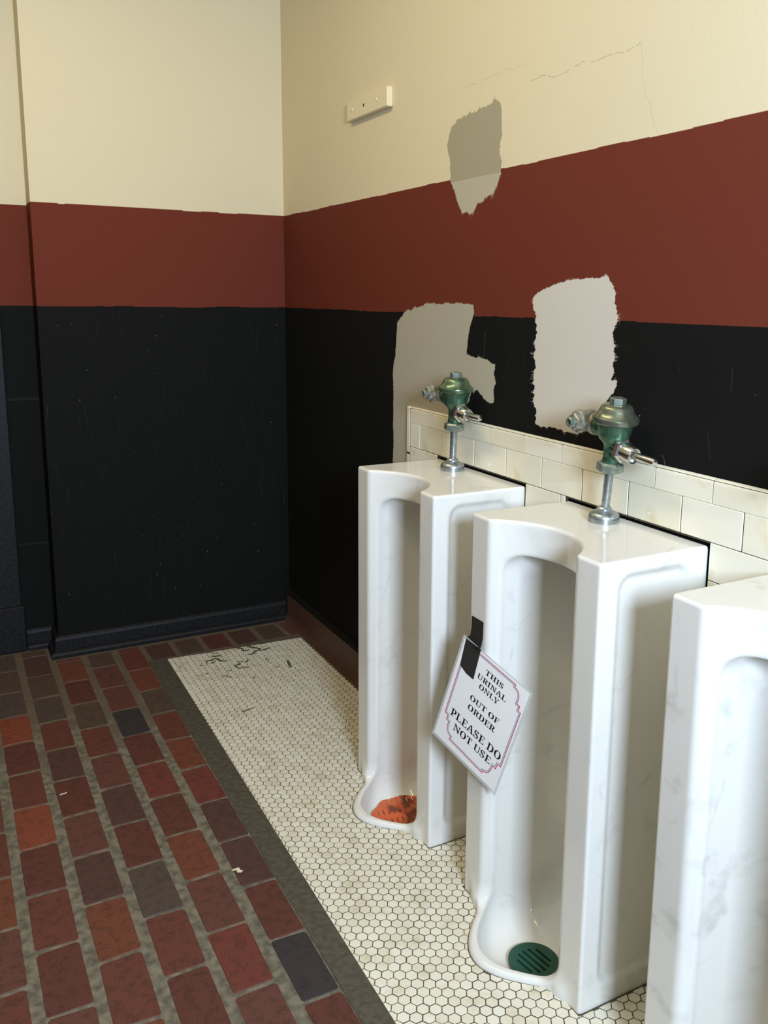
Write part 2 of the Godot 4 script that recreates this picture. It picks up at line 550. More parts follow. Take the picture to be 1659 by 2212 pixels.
# ------------------------------------------------------------------ materials
func make_materials() -> void:
	var stipple := noise(FastNoiseLite.TYPE_SIMPLEX_SMOOTH, 0.13, 3, 3)
	var im := Image.create(2048, 1672, false, Image.FORMAT_RGB8)
	bands(im, PIC_Z, PIC_Y, 11)
	brush_patch(im, PATCH_A, c8(177, 169, 148), c8(177, 169, 148), 0.0, 21, Vector2(0.004, 0.006))
	brush_patch(im, PATCH_B, c8(208, 200, 184), c8(208, 200, 184), 0.0, 22, Vector2(0.013, 0.006))
	brush_patch(im, PATCH_C, c8(166, 156, 128), c8(184, 175, 152), YR - 0.006, 23, Vector2(0.005, 0.012))
	hairline(im, [1.437, 2.009, 1.601, 2.012, 1.751, 2.014], c8(150, 135, 95), 0.25)
	hairline(im, [1.758, 1.966, 1.868, 1.965, 1.955, 1.966, 2.049, 1.963, 2.143, 1.964], c8(130, 118, 85), 0.42)
	hairline(im, [2.143, 1.964, 2.157, 1.922, 2.165, 1.859, 2.215, 1.772], c8(165, 150, 112), 0.25)
	hairline(im, [1.585, 1.370, 1.583, 1.33, 1.575, 1.285], c8(120, 118, 112), 0.6)
	hairline(im, [2.272, 1.115, 2.282, 1.10, 2.290, 1.072], c8(150, 140, 135), 0.7)
	var hm := stipple.get_image(2048, 1672)
	M.wall_right = mat(Color.WHITE, 0.75)
	M.wall_right.metallic_specular = 0.2
	M.wall_right.albedo_texture = ImageTexture.create_from_image(im)
	M.wall_right.texture_repeat = false
	relief(M.wall_right, ImageTexture.create_from_image(hm), 0.022)
	var ib := Image.create(1024, 1024, false, Image.FORMAT_RGB8)
	bands(ib, 1.4, PIC_Y, 31)
	var hb := stipple.get_image(1024, 1024)
	M.wall_plain = mat(Color.WHITE, 0.75)
	M.wall_plain.metallic_specular = 0.2
	M.wall_plain.albedo_texture = ImageTexture.create_from_image(ib)
	M.wall_plain.texture_repeat = false
	relief(M.wall_plain, ImageTexture.create_from_image(hb), 0.03)
	M.ceiling = mat(c8(214, 206, 184), 0.8)

	var grit := noise(FastNoiseLite.TYPE_SIMPLEX, 0.035, 5, 8)
	var grit_tex := ramp_tex(grit, 512, [0.0, 0.35, 0.55, 0.75, 1.0], [grey(0.45), grey(0.72), grey(0.86), grey(0.98), grey(1.0)])
	var grit_h := ImageTexture.create_from_image(grit.get_seamless_image(512, 512))
	var brick_n := noise(FastNoiseLite.TYPE_SIMPLEX, 0.02, 6, 17)
	var bi := Image.create(1024, 1024, false, Image.FORMAT_RGB8)     # 0.8 m: worn patches, grime, fine grain and scratches
	var bl := brick_n.get_seamless_image(1024, 1024)
	bl.convert(Image.FORMAT_L8)
	var bd := bl.get_data()
	var fine := noise(FastNoiseLite.TYPE_SIMPLEX, 0.11, 3, 18).get_seamless_image(1024, 1024)
	fine.convert(Image.FORMAT_L8)
	var bf := fine.get_data()
	var bo := PackedByteArray()
	bo.resize(1024 * 1024 * 3)
	for i in bd.size():
		var v := 0.93 + (bf[i] - 128) / 128.0 * 0.09
		var g := clampf((120 - bd[i]) / 70.0, 0.0, 1.0)
		bo[i * 3] = int(255 * clampf(v * (1.0 - 0.13 * g), 0.0, 1.0))
		bo[i * 3 + 1] = int(255 * clampf(v * (1.0 - 0.08 * g), 0.0, 1.0))
		bo[i * 3 + 2] = int(255 * clampf(v * (1.0 - 0.08 * g), 0.0, 1.0))
	bi = Image.create_from_data(1024, 1024, false, Image.FORMAT_RGB8, bo)
	var sr := RandomNumberGenerator.new()
	sr.seed = 77
	for k in 700:
		var p := Vector2(sr.randf() * 1023, sr.randf() * 1023)
		var dir := Vector2.from_angle(sr.randf() * TAU)
		var share := sr.randf_range(0.1, 0.5) * sr.randf()
		for j in int(sr.randf_range(3, 34)):
			p += dir
			dir = dir.rotated(sr.randf_range(-0.12, 0.12))
			var at := Vector2i(posmod(int(p.x), 1024), posmod(int(p.y), 1024))
			bi.set_pixelv(at, bi.get_pixelv(at).lerp(Color.WHITE, share))
	var brick_pic := ImageTexture.create_from_image(bi)
	var brick_tex := ramp_tex(brick_n, 1024, [0.0, 0.3, 0.5, 0.62, 0.75, 1.0], [Color(0.80, 0.84, 0.82), Color(0.88, 0.89, 0.87), Color(0.95, 0.94, 0.93), Color(1.0, 0.99, 0.98), Color(1.0, 1.0, 1.0), Color(1.0, 1.0, 1.0)])
	var brick_h := ImageTexture.create_from_image(brick_n.get_seamless_image(512, 512))
	var cols := [c8(108, 58, 45), c8(99, 54, 43), c8(118, 64, 44), c8(105, 62, 51), c8(88, 58, 49), c8(90, 69, 54), c8(138, 68, 46), c8(60, 52, 51), c8(116, 57, 46), c8(86, 70, 59)]
	M.brick = []
	for c in cols:
		var m := mat(c.lerp(grey(0.36), 0.10), 0.6, 0.0, brick_pic, 1.25)
		m.metallic_specular = 0.35
		relief(m, brick_h, 0.08)
		M.brick.append(m)
	var mi := Image.create(600, 1600, false, Image.FORMAT_RGB8)      # 2 mm a pixel, x from -1.9, z from -0.2
	var mn := noise(FastNoiseLite.TYPE_SIMPLEX, 0.05, 5, 52)
	var md := noise(FastNoiseLite.TYPE_SIMPLEX, 0.012, 4, 53)
	for y in 1600:
		for x in 600:
			var v := mn.get_noise_2d(x, y)
			var c := c8(108, 100, 83).lerp(c8(80, 74, 61) if v < 0.0 else c8(131, 122, 103), minf(1.0, absf(v) * 1.2))
			if md.get_noise_2d(x, y) * 0.5 - (y - 430) / 420.0 + v * 0.5 > 0.0: c = c.lerp(c8(92, 74, 56), 0.75)
			mi.set_pixel(x, y, c)
	M.mortar = mat(Color.WHITE, 0.85)
	M.mortar.albedo_texture = ImageTexture.create_from_image(mi)
	M.mortar.uv1_triplanar = true
	M.mortar.uv1_world_triplanar = true
	M.mortar.uv1_scale = Vector3(1.0 / 1.2, 1.0, 1.0 / 3.2)
	M.mortar.uv1_offset = Vector3(1.9 / 1.2, 0.0, 0.2 / 3.2)
	relief(M.mortar, grit_h, 0.2)
	M.cement = mat(c8(84, 77, 64), 0.6, 0.0, brick_tex, 1.7)
	relief(M.cement, grit_h, 0.15)
	M.hex_grout = mat(c8(108, 97, 76), 0.85, 0.0, grit_tex, 6.0)
	M.hex = []
	var hex_tex := ramp_tex(noise(FastNoiseLite.TYPE_SIMPLEX, 0.012, 5, 61), 512, [0.0, 0.25, 0.45, 1.0], [Color(0.90, 0.88, 0.83), Color(0.97, 0.96, 0.94), Color(1, 1, 1), Color(1, 1, 1)])
	for c in [c8(232, 224, 202), c8(229, 221, 198), c8(234, 227, 206), c8(225, 216, 192), c8(231, 223, 200)]:
		M.hex.append(mat(c, 0.32, 0.0, hex_tex, 1.6))
	M.hex_field = mat(Color.WHITE, 0.32, 0.0, hex_tex, 1.6)
	M.hex_field.vertex_color_use_as_albedo = true
	M.tile = []
	var glaze := ramp_tex(noise(FastNoiseLite.TYPE_SIMPLEX, 0.01, 4, 73), 256, [0.0, 0.3, 1.0], [Color(0.94, 0.91, 0.82), Color(1, 1, 1), Color(1, 1, 1)])
	for c in [c8(238, 230, 205), c8(234, 226, 200), c8(241, 234, 212)]:
		var m := mat(c, 0.09, 0.0, glaze, 2.0)
		M.tile.append(m)
	M.tile_grout = mat(c8(84, 74, 58), 0.9, 0.0, grit_tex, 6.0)

	# porcelain: white glaze with faint crazing and grey smears
	var cn := noise(FastNoiseLite.TYPE_CELLULAR, 0.0042, 1, 91)
	cn.cellular_return_type = FastNoiseLite.RETURN_DISTANCE2_SUB
	cn.fractal_type = FastNoiseLite.FRACTAL_NONE
	cn.domain_warp_enabled = true
	cn.domain_warp_amplitude = 60.0
	cn.domain_warp_frequency = 0.006
	var craze := cn.get_seamless_image(1024, 1024, false, false, 0.1, false)
	craze.convert(Image.FORMAT_RF)
	var lo := 9.0
	var raw := craze.get_data().to_float32_array()
	for v in raw: lo = minf(lo, v)
	var smear := noise(FastNoiseLite.TYPE_SIMPLEX, 0.006, 5, 95).get_seamless_image(1024, 1024)
	smear.convert(Image.FORMAT_L8)
	var sm := smear.get_data()
	var fade := noise(FastNoiseLite.TYPE_SIMPLEX, 0.008, 2, 99).get_seamless_image(1024, 1024)
	fade.convert(Image.FORMAT_L8)
	var fd := fade.get_data()
	for kind in 2:
		var out := PackedByteArray()
		out.resize(1024 * 1024 * 3)
		porcelain_picture(out, raw, lo, sm, fd, kind)
		var m := mat(c8(231, 227, 216), 0.13, 0.0, ImageTexture.create_from_image(Image.create_from_data(1024, 1024, false, Image.FORMAT_RGB8, out)), 0.9)
		m.uv1_offset = Vector3(0.13, 0.07, 0.31)
		M[["porcelain", "porcelain_smeared"][kind]] = m

	# metals of the flush valves
	var pat := noise(FastNoiseLite.TYPE_SIMPLEX, 0.02, 4, 44)
	var pt := ramp_tex(pat, 256, [0.0, 0.4, 0.6, 1.0], [c8(46, 75, 55), c8(60, 94, 70), c8(77, 110, 84), c8(106, 125, 104)])
	M.patina = mat(Color.WHITE, 0.34, 0.55, pt, 9.0)
	M.cap_brass = mat(Color.WHITE, 0.26, 0.75, ramp_tex(pat, 256, [0.0, 0.45, 1.0], [c8(76, 104, 76), c8(104, 126, 94), c8(136, 146, 118)]), 9.0)
	M.cap_grey = mat(Color.WHITE, 0.26, 0.75, ramp_tex(pat, 256, [0.0, 0.45, 1.0], [c8(98, 106, 86), c8(124, 128, 106), c8(150, 150, 130)]), 9.0)
	M.chrome = mat(c8(214, 213, 206), 0.27, 1.0)
	M.dull_chrome = mat(Color.WHITE, 0.3, 0.85, ramp_tex(pat, 256, [0.0, 0.4, 0.6, 1.0], [c8(128, 138, 130), c8(160, 168, 168), c8(176, 182, 184), c8(190, 192, 190)]), 10.0)
	M.nut_metal = mat(Color.WHITE, 0.36, 0.7, ramp_tex(pat, 256, [0.0, 0.4, 0.6, 1.0], [c8(92, 118, 98), c8(138, 148, 132), c8(164, 168, 154), c8(176, 176, 164)]), 10.0)
	M.stop_metal = mat(Color.WHITE, 0.42, 0.5, ramp_tex(pat, 256, [0.0, 0.4, 0.6, 1.0], [c8(104, 98, 78), c8(140, 135, 116), c8(162, 158, 142), c8(186, 182, 170)]), 10.0)
	M.dark_hole = mat(c8(40, 36, 32), 0.8)

	M.black_trim = mat(c8(29, 29, 29), 0.55, 0.0, grit_tex, 3.0)
	M.black_trim.metallic_specular = 0.35
	M.brown_trim = mat(c8(88, 58, 46), 0.55, 0.0, brick_tex, 3.0)
	M.board = mat(c8(226, 212, 172), 0.55)
	M.paper = mat(c8(246, 243, 237), 0.5)
	M.laminate = mat(c8(226, 226, 222), 0.12)
	M.laminate.transparency = BaseMaterial3D.TRANSPARENCY_ALPHA
	M.laminate.albedo_color.a = 0.45
	M.ink = mat(c8(20, 20, 22), 0.5)
	M.ink_red = mat(c8(205, 40, 84), 0.5)
	M.ink_blue = mat(c8(118, 140, 172), 0.5)
	M.tape = mat(c8(48, 46, 42), 0.4)
	M.litter = [mat(c8(92, 82, 58), 0.8), mat(c8(74, 64, 44), 0.8), mat(c8(116, 106, 78), 0.8)]
	M.chip = mat(c8(222, 206, 176), 0.8)
	M.rubber = mat(c8(214, 98, 48), 0.5, 0.0, ramp_tex(noise(FastNoiseLite.TYPE_SIMPLEX, 0.02, 4, 12), 256, [0.0, 0.3, 0.42, 0.55, 1.0], [Color(0.4, 0.42, 0.42), Color(0.6, 0.58, 0.56), Color(0.88, 0.86, 0.85), Color(1, 1, 1), Color(1, 1, 1)]), 2.0)
	M.plastic = mat(c8(30, 74, 58), 0.32)

# ------------------------------------------------------------------ the room
func band_quad(st: SurfaceTool, a: Vector3, b: Vector3, y0: float, y1: float, wide: float, u0: float, n: Vector3) -> void:
	var l := a.distance_to(b)
	var u1 := u0 + l / wide
	var v0 := 1.0 - y0 / PIC_Y
	var v1 := 1.0 - y1 / PIC_Y
	quad_uv(st, [Vector3(a.x, y0, a.z), Vector3(b.x, y0, b.z), Vector3(b.x, y1, b.z), Vector3(a.x, y1, a.z)], [Vector2(u0, v0), Vector2(u1, v0), Vector2(u1, v1), Vector2(u0, v1)], n)

func build_room() -> void:
	const B := -0.12
	# right wall, with its painted face
	var wr := structure("wall_right", "right wall painted cream, red and black with brushed primer patches", "wall")
	var st := st_new()
	band_quad(st, Vector3(0, 0, 0), Vector3(0, 0, ROOM_Z), B, ROOM_Y, PIC_Z, 0.0, Vector3.LEFT)
	put("painted_plaster", st.commit(), M.wall_right, wr)
	put("wall_core", box_mesh(Vector3(0.001, B, -0.3), Vector3(0.15, ROOM_Y + 0.1, ROOM_Z + 0.15)), M.ceiling, wr)
	# back wall: the part beside the corner stands proud of the part on the left
	var wb := structure("wall_back", "back wall painted cream, red and black with a shallow step", "wall")
	st = st_new()
	band_quad(st, Vector3(-0.985, 0, 0), Vector3(0, 0, 0), B, ROOM_Y, 1.4, 0.0, Vector3.BACK)
	band_quad(st, Vector3(-0.985, 0, -0.14), Vector3(-0.985, 0, 0), B, ROOM_Y, 1.4, 0.75, Vector3.LEFT)
	band_quad(st, Vector3(ROOM_X, 0, -0.14), Vector3(-0.985, 0, -0.14), B, ROOM_Y, 1.4, 0.2, Vector3.BACK)
	put("painted_plaster", st.commit(), M.wall_plain, wb)
	put("wall_core", box_mesh(Vector3(ROOM_X - 0.15, B, -0.3), Vector3(0.0, ROOM_Y + 0.1, -0.141)), M.ceiling, wb)
	put("wall_core", box_mesh(Vector3(-0.984, B, -0.14), Vector3(0.0, ROOM_Y + 0.1, -0.001)), M.ceiling, wb)
	# left wall and the wall behind the camera, which holds the window
	var wl := structure("wall_left", "left wall of the washroom in the same three bands", "wall")
	st = st_new()
	band_quad(st, Vector3(ROOM_X, 0, ROOM_Z), Vector3(ROOM_X, 0, -0.14), B, ROOM_Y, 1.4, 0.1, Vector3.RIGHT)
	put("painted_plaster", st.commit(), M.wall_plain, wl)
	put("wall_core", box_mesh(Vector3(ROOM_X - 0.15, B, -0.3), Vector3(ROOM_X - 0.001, ROOM_Y + 0.1, ROOM_Z + 0.15)), M.ceiling, wl)
	var wx := [-1.42, -0.78]
	var wy := [1.43, 2.13]
	var wf := structure("wall_front", "end wall with the window", "wall")
	st = st_new()
	for q in [[ROOM_X, wx[0], B, ROOM_Y], [wx[1], 0.0, B, ROOM_Y], [wx[0], wx[1], B, wy[0]], [wx[0], wx[1], wy[1], ROOM_Y]]:
		band_quad(st, Vector3(q[1], 0, ROOM_Z), Vector3(q[0], 0, ROOM_Z), q[2], q[3], 1.4, 0.0, Vector3.FORWARD)
	put("painted_plaster", st.commit(), M.wall_plain, wf)
	st = st_new()
	for q in [[ROOM_X, wx[0], B, ROOM_Y], [wx[1], 0.0, B, ROOM_Y], [wx[0], wx[1], B, wy[0]], [wx[0], wx[1], wy[1], ROOM_Y]]:
		add_box(st, Vector3(q[0], q[2], ROOM_Z + 0.001), Vector3(q[1], q[3], ROOM_Z + 0.15))
	put("wall_core", st.commit(), M.ceiling, wf)
	var win := structure("window_1", "frosted window in the end wall letting in daylight", "window")
	st = st_new()
	for q in [[wx[0], wx[0] + 0.045, wy[0], wy[1]], [wx[1] - 0.045, wx[1], wy[0], wy[1]], [wx[0], wx[1], wy[0], wy[0] + 0.045], [wx[0], wx[1], wy[1] - 0.045, wy[1]], [wx[0], wx[1], 1.765, 1.795]]:
		add_box(st, Vector3(q[0], q[2], ROOM_Z + 0.03), Vector3(q[1], q[3], ROOM_Z + 0.08), 0.004)
	put("window_frame", st.commit(), M.board, win)
	var pane := mat(c8(210, 220, 235), 0.4)
	pane.emission_enabled = true
	pane.emission = SKY_TINT
	pane.emission_energy_multiplier = 2.0
	for q in [[wy[0] + 0.04, 1.77], [1.79, wy[1] - 0.04]]:
		put("window_pane", box_mesh(Vector3(wx[0] + 0.04, q[0], ROOM_Z + 0.05), Vector3(wx[1] - 0.04, q[1], ROOM_Z + 0.056)), pane, win)
	# ceiling
	var ce := structure("ceiling", "plain plaster ceiling", "ceiling")
	put("ceiling_plaster", box_mesh(Vector3(ROOM_X - 0.15, ROOM_Y, -0.3), Vector3(0.15, ROOM_Y + 0.1, ROOM_Z + 0.15)), M.ceiling, ce)

func build_trim() -> void:
	# the black skirting with its quarter-round shoe follows the step of the back wall
	var bb := structure("baseboard_back", "low black skirting with a shoe mould along the back wall", "baseboard")
	var path := [Vector2(-0.024, 0), Vector2(-0.985, 0), Vector2(-0.985, -0.14), Vector2(-1.092, -0.14)]
	put("board", sweep(path, [Vector2(0, 0), Vector2(0.016, 0), Vector2(0.016, 0.068), Vector2(0.013, 0.078), Vector2(0.006, 0.084), Vector2(0, 0.085)], 1.0), M.black_trim, bb)
	put("shoe_mould", sweep(path, [Vector2(0.016, 0), Vector2(0.034, 0), Vector2(0.034, 0.012), Vector2(0.030, 0.019), Vector2(0.022, 0.024), Vector2(0.016, 0.025)], 1.0), M.black_trim, bb)
	var br := structure("baseboard_right", "grimy brown skirting with a black top running to the urinals", "baseboard")
	var pr := [Vector2(0, 0.022), Vector2(0, 1.352)]
	put("board", sweep(pr, [Vector2(0, 0), Vector2(0.040, 0), Vector2(0.033, 0.006), Vector2(0.026, 0.016), Vector2(0.022, 0.030), Vector2(0.020, 0.118), Vector2(0, 0.118)], -1.0), M.brown_trim, br)
	put("top_moulding", sweep(pr, [Vector2(0, 0.118), Vector2(0.020, 0.118), Vector2(0.017, 0.127), Vector2(0.009, 0.135), Vector2(0, 0.136)], -1.0), M.black_trim, br)
	# door casing on the far left, black, on a plinth block
	var tr := structure("trim_1", "black door casing standing on a plinth block beside the step", "trim")
	put("casing", box_mesh(Vector3(-1.215, 0.19, -0.14), Vector3(-1.104, 1.392, -0.118), 0.004), M.black_trim, tr)
	put("plinth_block", box_mesh(Vector3(-1.225, 0.0, -0.14), Vector3(-1.094, 0.192, -0.108), 0.005), M.black_trim, tr)

# ------------------------------------------------------------------ floor
func build_floor() -> void:
	var fl := structure("floor", "brick floor with a strip of white hexagon tiles under the urinals", "floor")
	put("base_slab", box_mesh(Vector3(ROOM_X - 0.15, -0.2, -0.3), Vector3(0.15, -0.12, ROOM_Z + 0.15)), M.mortar, fl)
	var hx := -0.628
	# mortar round the bricks, and the same bed behind the tiles
	var st := st_new()
	add_box(st, Vector3(ROOM_X, -0.12, -0.14), Vector3(-0.672, -0.002, ROOM_Z))
	add_box(st, Vector3(-0.672, -0.12, 0.0), Vector3(0.0, -0.002, 0.225))
	put("mortar_bed", st.commit(), M.mortar, fl)
	put("cement_strip", prism_mesh(PackedVector2Array([Vector2(-0.682, 0.225), Vector2(-0.609, 0.225), Vector2(-0.628, 3.07), Vector2(-0.628, ROOM_Z), Vector2(-0.682, ROOM_Z)]), -0.06, 0.001), M.cement, fl)
	# bricks: courses run along z, half a brick out of step
	var meshes := []
	for k in 5:
		var w := 0.0465 + rng.randf_range(-0.001, 0.001)
		var poly := PackedVector2Array()
		for c in [[-1, -1], [1, -1], [1, 1], [-1, 1]]:
			var q := Vector2(c[0] * (w + rng.randf_range(-0.003, 0.002)), c[1] * (0.1003 + rng.randf_range(-0.003, 0.002)))
			poly.append(q - Vector2(c[0] * 0.006, 0))
			poly.append(q - Vector2(0, c[1] * 0.006))
		# keep the ring in order round the brick
		var ring := PackedVector2Array([poly[1], poly[0], poly[2], poly[3], poly[5], poly[4], poly[6], poly[7]])
		meshes.append(prism_mesh(ring, -0.045, 0.0, 0.003))
	var centre := -0.783
	for col in 9:
		var x := centre + 0.0585 - 0.1175 * col
		if col == 0: x = -0.7265
		var first := (1.931 if col % 2 == 0 else 1.842) - 0.206 * 10
		if col >= 3 and col % 2 == 1: first = 1.822 - 0.206 * 10
		for row in 17:
			var z := first + 0.206 * (row + 0.5)
			var back := 0.05 if x > -1.0 else -0.095
			if z > 3.1 or z + 0.09 < back: continue
			var tone: int = [0, 0, 1, 1, 3, 3, 2, 8, 4][int(rng.randf() * 8.99)]
			var h := z
			# bricks that stand out by their colour
			if col == 1 and absf(h - 0.66) < 0.1: tone = 7
			if col == 0 and absf(h - 2.034) < 0.05: tone = 7
			if col == 2 and absf(h - 1.62) < 0.1: tone = 9
			if col == 4 and absf(h - 1.19) < 0.1: tone = 6
			if col == 4 and absf(h - 0.57) < 0.1: tone = 6
			if col == 0 and absf(h - 1.21) < 0.08: tone = 8
			if col == 0 and absf(h - 1.62) < 0.08: tone = 4
			if col == 0 and absf(h - 1.41) < 0.08: tone = 4
			if col == 1 and absf(h - 1.52) < 0.08: tone = 2
			if z < 0.62 and tone != 7 and tone != 6 and rng.randf() < 0.7: tone = [5, 5, 4, 9][int(rng.randf() * 3.99)]
			var m: Mesh = meshes[int(rng.randf() * 4.99)]
			var o := put("brick", m, M.brick[tone], fl, Vector3(x, rng.randf_range(-0.0008, 0.0008), z))
			o.rotation.y = PI if rng.randf() < 0.5 else 0.0
			o.scale = Vector3(0.93 if col == 0 else 1.0, 1, 1)
			if z - 0.1 < back:     # cut at the skirting
				var near := z + 0.1
				o.position.z = (back + near) / 2.0
				o.scale.z = maxf(0.15, (near - back) / 0.2)
	for k in 6:                    # cut bricks between the skirting and the tiles
		var o := put("brick", meshes[k % 5], M.brick[[4, 5, 1, 4, 5, 3][k]], fl, Vector3(-0.612 - 0.004 + 0.1175 * k - 0.0, -0.0005, 0.138))
		o.scale = Vector3(1.05, 1, 0.8)
	# hexagon tiles, cut round the feet of the urinals
	var region := PackedVector2Array([Vector2(-0.609, 0.232), Vector2(-0.047, 0.262), Vector2(-0.047, 1.345), Vector2(-0.001, 1.345), Vector2(-0.001, 3.06), Vector2(-0.628, 3.06)])
	var bed := PackedVector2Array([Vector2(hx, 0.225), Vector2(-0.0005, 0.225), Vector2(-0.0005, 3.07), Vector2(hx, 3.07)])
	for z in UZ:
		bed = Geometry2D.clip_polygons(bed, urinal_outline(z, -0.004))[0]
	put("tile_bed", prism_mesh(bed, -0.06, -0.0005), M.hex_grout, fl)
	put("tile_bed", box_mesh(Vector3(hx, -0.06, 3.07), Vector3(0, -0.0005, ROOM_Z)), M.hex_grout, fl)
	var d := 0.0261
	var rad := (d - 0.0022) / sqrt(3.0)
	var hexa := PackedVector2Array()
	for k in 6: hexa.append(Vector2(cos(TAU * k / 6.0), sin(TAU * k / 6.0)) * rad)
	var whole := prism_mesh(hexa, -0.008, 0.0, 0.0005)
	var cut_out := []
	for z in UZ: cut_out.append(urinal_outline(z, 0.0045))
	var spots := []
	var eye := Vector3(-1.334, 1.44, 3.635)
	for i in range(-2, 28):
		for j in range(-90, 60):
			var c := Vector2(-0.6013 + 0.866 * d * i, 1.8725 + d * j + (0.5 * d if posmod(i, 2) else 0.0))
			c += Vector2(rng.randf_range(-1, 1), rng.randf_range(-1, 1)) * 0.00035
			var poly := PackedVector2Array()
			for q in hexa: poly.append(q + c)
			if c.y < 0.21 or c.y > 3.05 or c.x > 0.01: continue
			var clipped := false
			var whole_in := true
			for q in poly:
				if not Geometry2D.is_point_in_polygon(q, region): whole_in = false
			if not whole_in:
				var r := Geometry2D.intersect_polygons(poly, region)
				if r.is_empty(): continue
				poly = r[0]
				clipped = true
			var gone := false
			for k in 3:
				if absf(c.y - UZ[k]) > 0.27 or c.x < -0.42: continue
				var hit := Geometry2D.intersect_polygons(poly, cut_out[k])
				if hit.is_empty(): continue
				var r := Geometry2D.clip_polygons(poly, cut_out[k])
				if r.is_empty():
					gone = true
					break
				poly = r[0]
				for other in r:
					if absf(area(other)) > absf(area(poly)): poly = other
				clipped = true
			if gone or absf(area(poly)) < 0.00002: continue
			var vis := 1.0 if c.x < -0.30 or (c.y > 2.43 and c.y < 2.6) else 0.0
			# in the frame: the near part of the strip, left of and between the urinals
			if c.y > 2.30 + 0.9 * maxf(0.0, c.x + 0.6) + 0.02 or c.y > 2.58: vis = 0.0
			spots.append([c, poly, clipped, Vector3(c.x, 0, c.y).distance_to(eye) - 100.0 * vis])
	spots.sort_custom(func(a, b): return a[3] < b[3])
	var field := st_new()
	var tones := [Color(0.80, 0.74, 0.59), Color(0.78, 0.72, 0.565), Color(0.82, 0.765, 0.615), Color(0.75, 0.68, 0.525), Color(0.795, 0.735, 0.575)]
	for k in spots.size():
		var s: Array = spots[k]
		var c: Vector2 = s[0]
		var y := rng.randf_range(-0.0002, 0.0003)
		var tone := int(rng.randf() * 4.99)
		if k < 300:
			if s[2]:
				var local := PackedVector2Array()
				for q in s[1]: local.append(q - c)
				put("hex_tile", prism_mesh(local, -0.008, 0.0, 0.0004), M.hex[tone], fl, Vector3(c.x, y, c.y))
			else:
				put("hex_tile", whole, M.hex[tone], fl, Vector3(c.x, y, c.y))
		else:
			field.set_color(tones[tone])
			add_prism(field, s[1], -0.008, y, 0.0005)
	var ff := put("hex_tile_field", field.commit(), M.hex_field, fl)
	tag(ff, "", "", "", "stuff")

func area(p: PackedVector2Array) -> float:
	var a := 0.0
	for i in p.size(): a += p[i].cross(p[(i + 1) % p.size()])
	return a / 2.0

# ------------------------------------------------------------------ wall tiles behind the urinals
func build_wall_tiles() -> void:
	var wr := get_node("wall_right")
	var z0 := 1.166
	var joints := []
	for k in 14: joints.append(1.2338 - 0.1597 + 0.1597 * k)
	var g := 0.0012
	# grout bed, proud of the plaster and behind the glaze
	var st := st_new()
	add_box(st, Vector3(-0.0088, 0.966, 1.143), Vector3(-0.0005, 1.094, 3.3))
	for q in [[1.143, UZ[0] - W / 2 - 0.004], [UZ[0] + W / 2 + 0.006, UZ[1] - W / 2 - 0.004], [UZ[1] + W / 2 + 0.006, UZ[2] - W / 2 - 0.004]]:
		add_box(st, Vector3(-0.0088, 0.0, q[0]), Vector3(-0.0005, 0.966, q[1]))
	put("grout", st.commit(), M.tile_grout, wr)
	# cap row: rounded top
	var cap := []
	for k in 7: cap.append(Vector2(0.0105 - 0.0100 * (1.0 - cos(PI / 2 * k / 6.0)), 1.086 + 0.0125 * sin(PI / 2 * k / 6.0)))
	var prof := [Vector2(0.001, 1.0475), Vector2(0.0105, 1.0475)] + cap + [Vector2(0.001, 1.0985)]
	var zc := z0
	var k := 0
	while zc < 3.2:
		var ze: float = joints[0] + 0.0799 + 0.1597 * (k + 1)
		if ze > zc + 0.04:
			put("cap_tile", sweep([Vector2(0, zc + g), Vector2(0, ze - g)], prof, -1.0), M.tile[(k * 7 + 1) % 3], wr)
			zc = ze
		k += 1
	# rounded strip down the open end
	for r in 7:
		var y1 := 1.0985 - 0.154 * r
		var y0 := maxf(y1 - 0.1525, 0.14)
		if y1 < 0.2: break
		put("edge_tile", box_mesh(Vector3(-0.0105, y0, 1.141), Vector3(-0.001, y1, z0 - g), 0.005), M.tile[r % 3], wr)
	# field rows below, half a tile out of step, cut at the urinals
	var gaps := [[z0, UZ[0] - W / 2 - 0.007], [UZ[0] + W / 2 + 0.005, UZ[1] - W / 2 - 0.005], [UZ[1] + W / 2 + 0.005, UZ[2] - W / 2 - 0.007]]
	for row in 13:
		var y1 := 1.0465 - 0.0783 * row
		var y0 := maxf(y1 - 0.0768, 0.012)
		var spans: Array = [[z0, 3.25]] if row == 0 else gaps
		for s in spans:
			for j in 14:
				var shift := 0.0 if row % 2 == 0 else 0.0799
				var a: float = maxf(joints[0] + 0.1597 * j - shift + g, s[0] + g)
				var b: float = minf(joints[0] + 0.1597 * (j + 1) - shift - g, s[1] - g)
				if b - a < 0.008: continue
				put("wall_tile", box_mesh(Vector3(-0.0105 + rng.randf_range(-0.0004, 0.0004), y0, a), Vector3(-0.001, y1, b), 0.0014), M.tile[int(rng.randf() * 2.99)], wr)

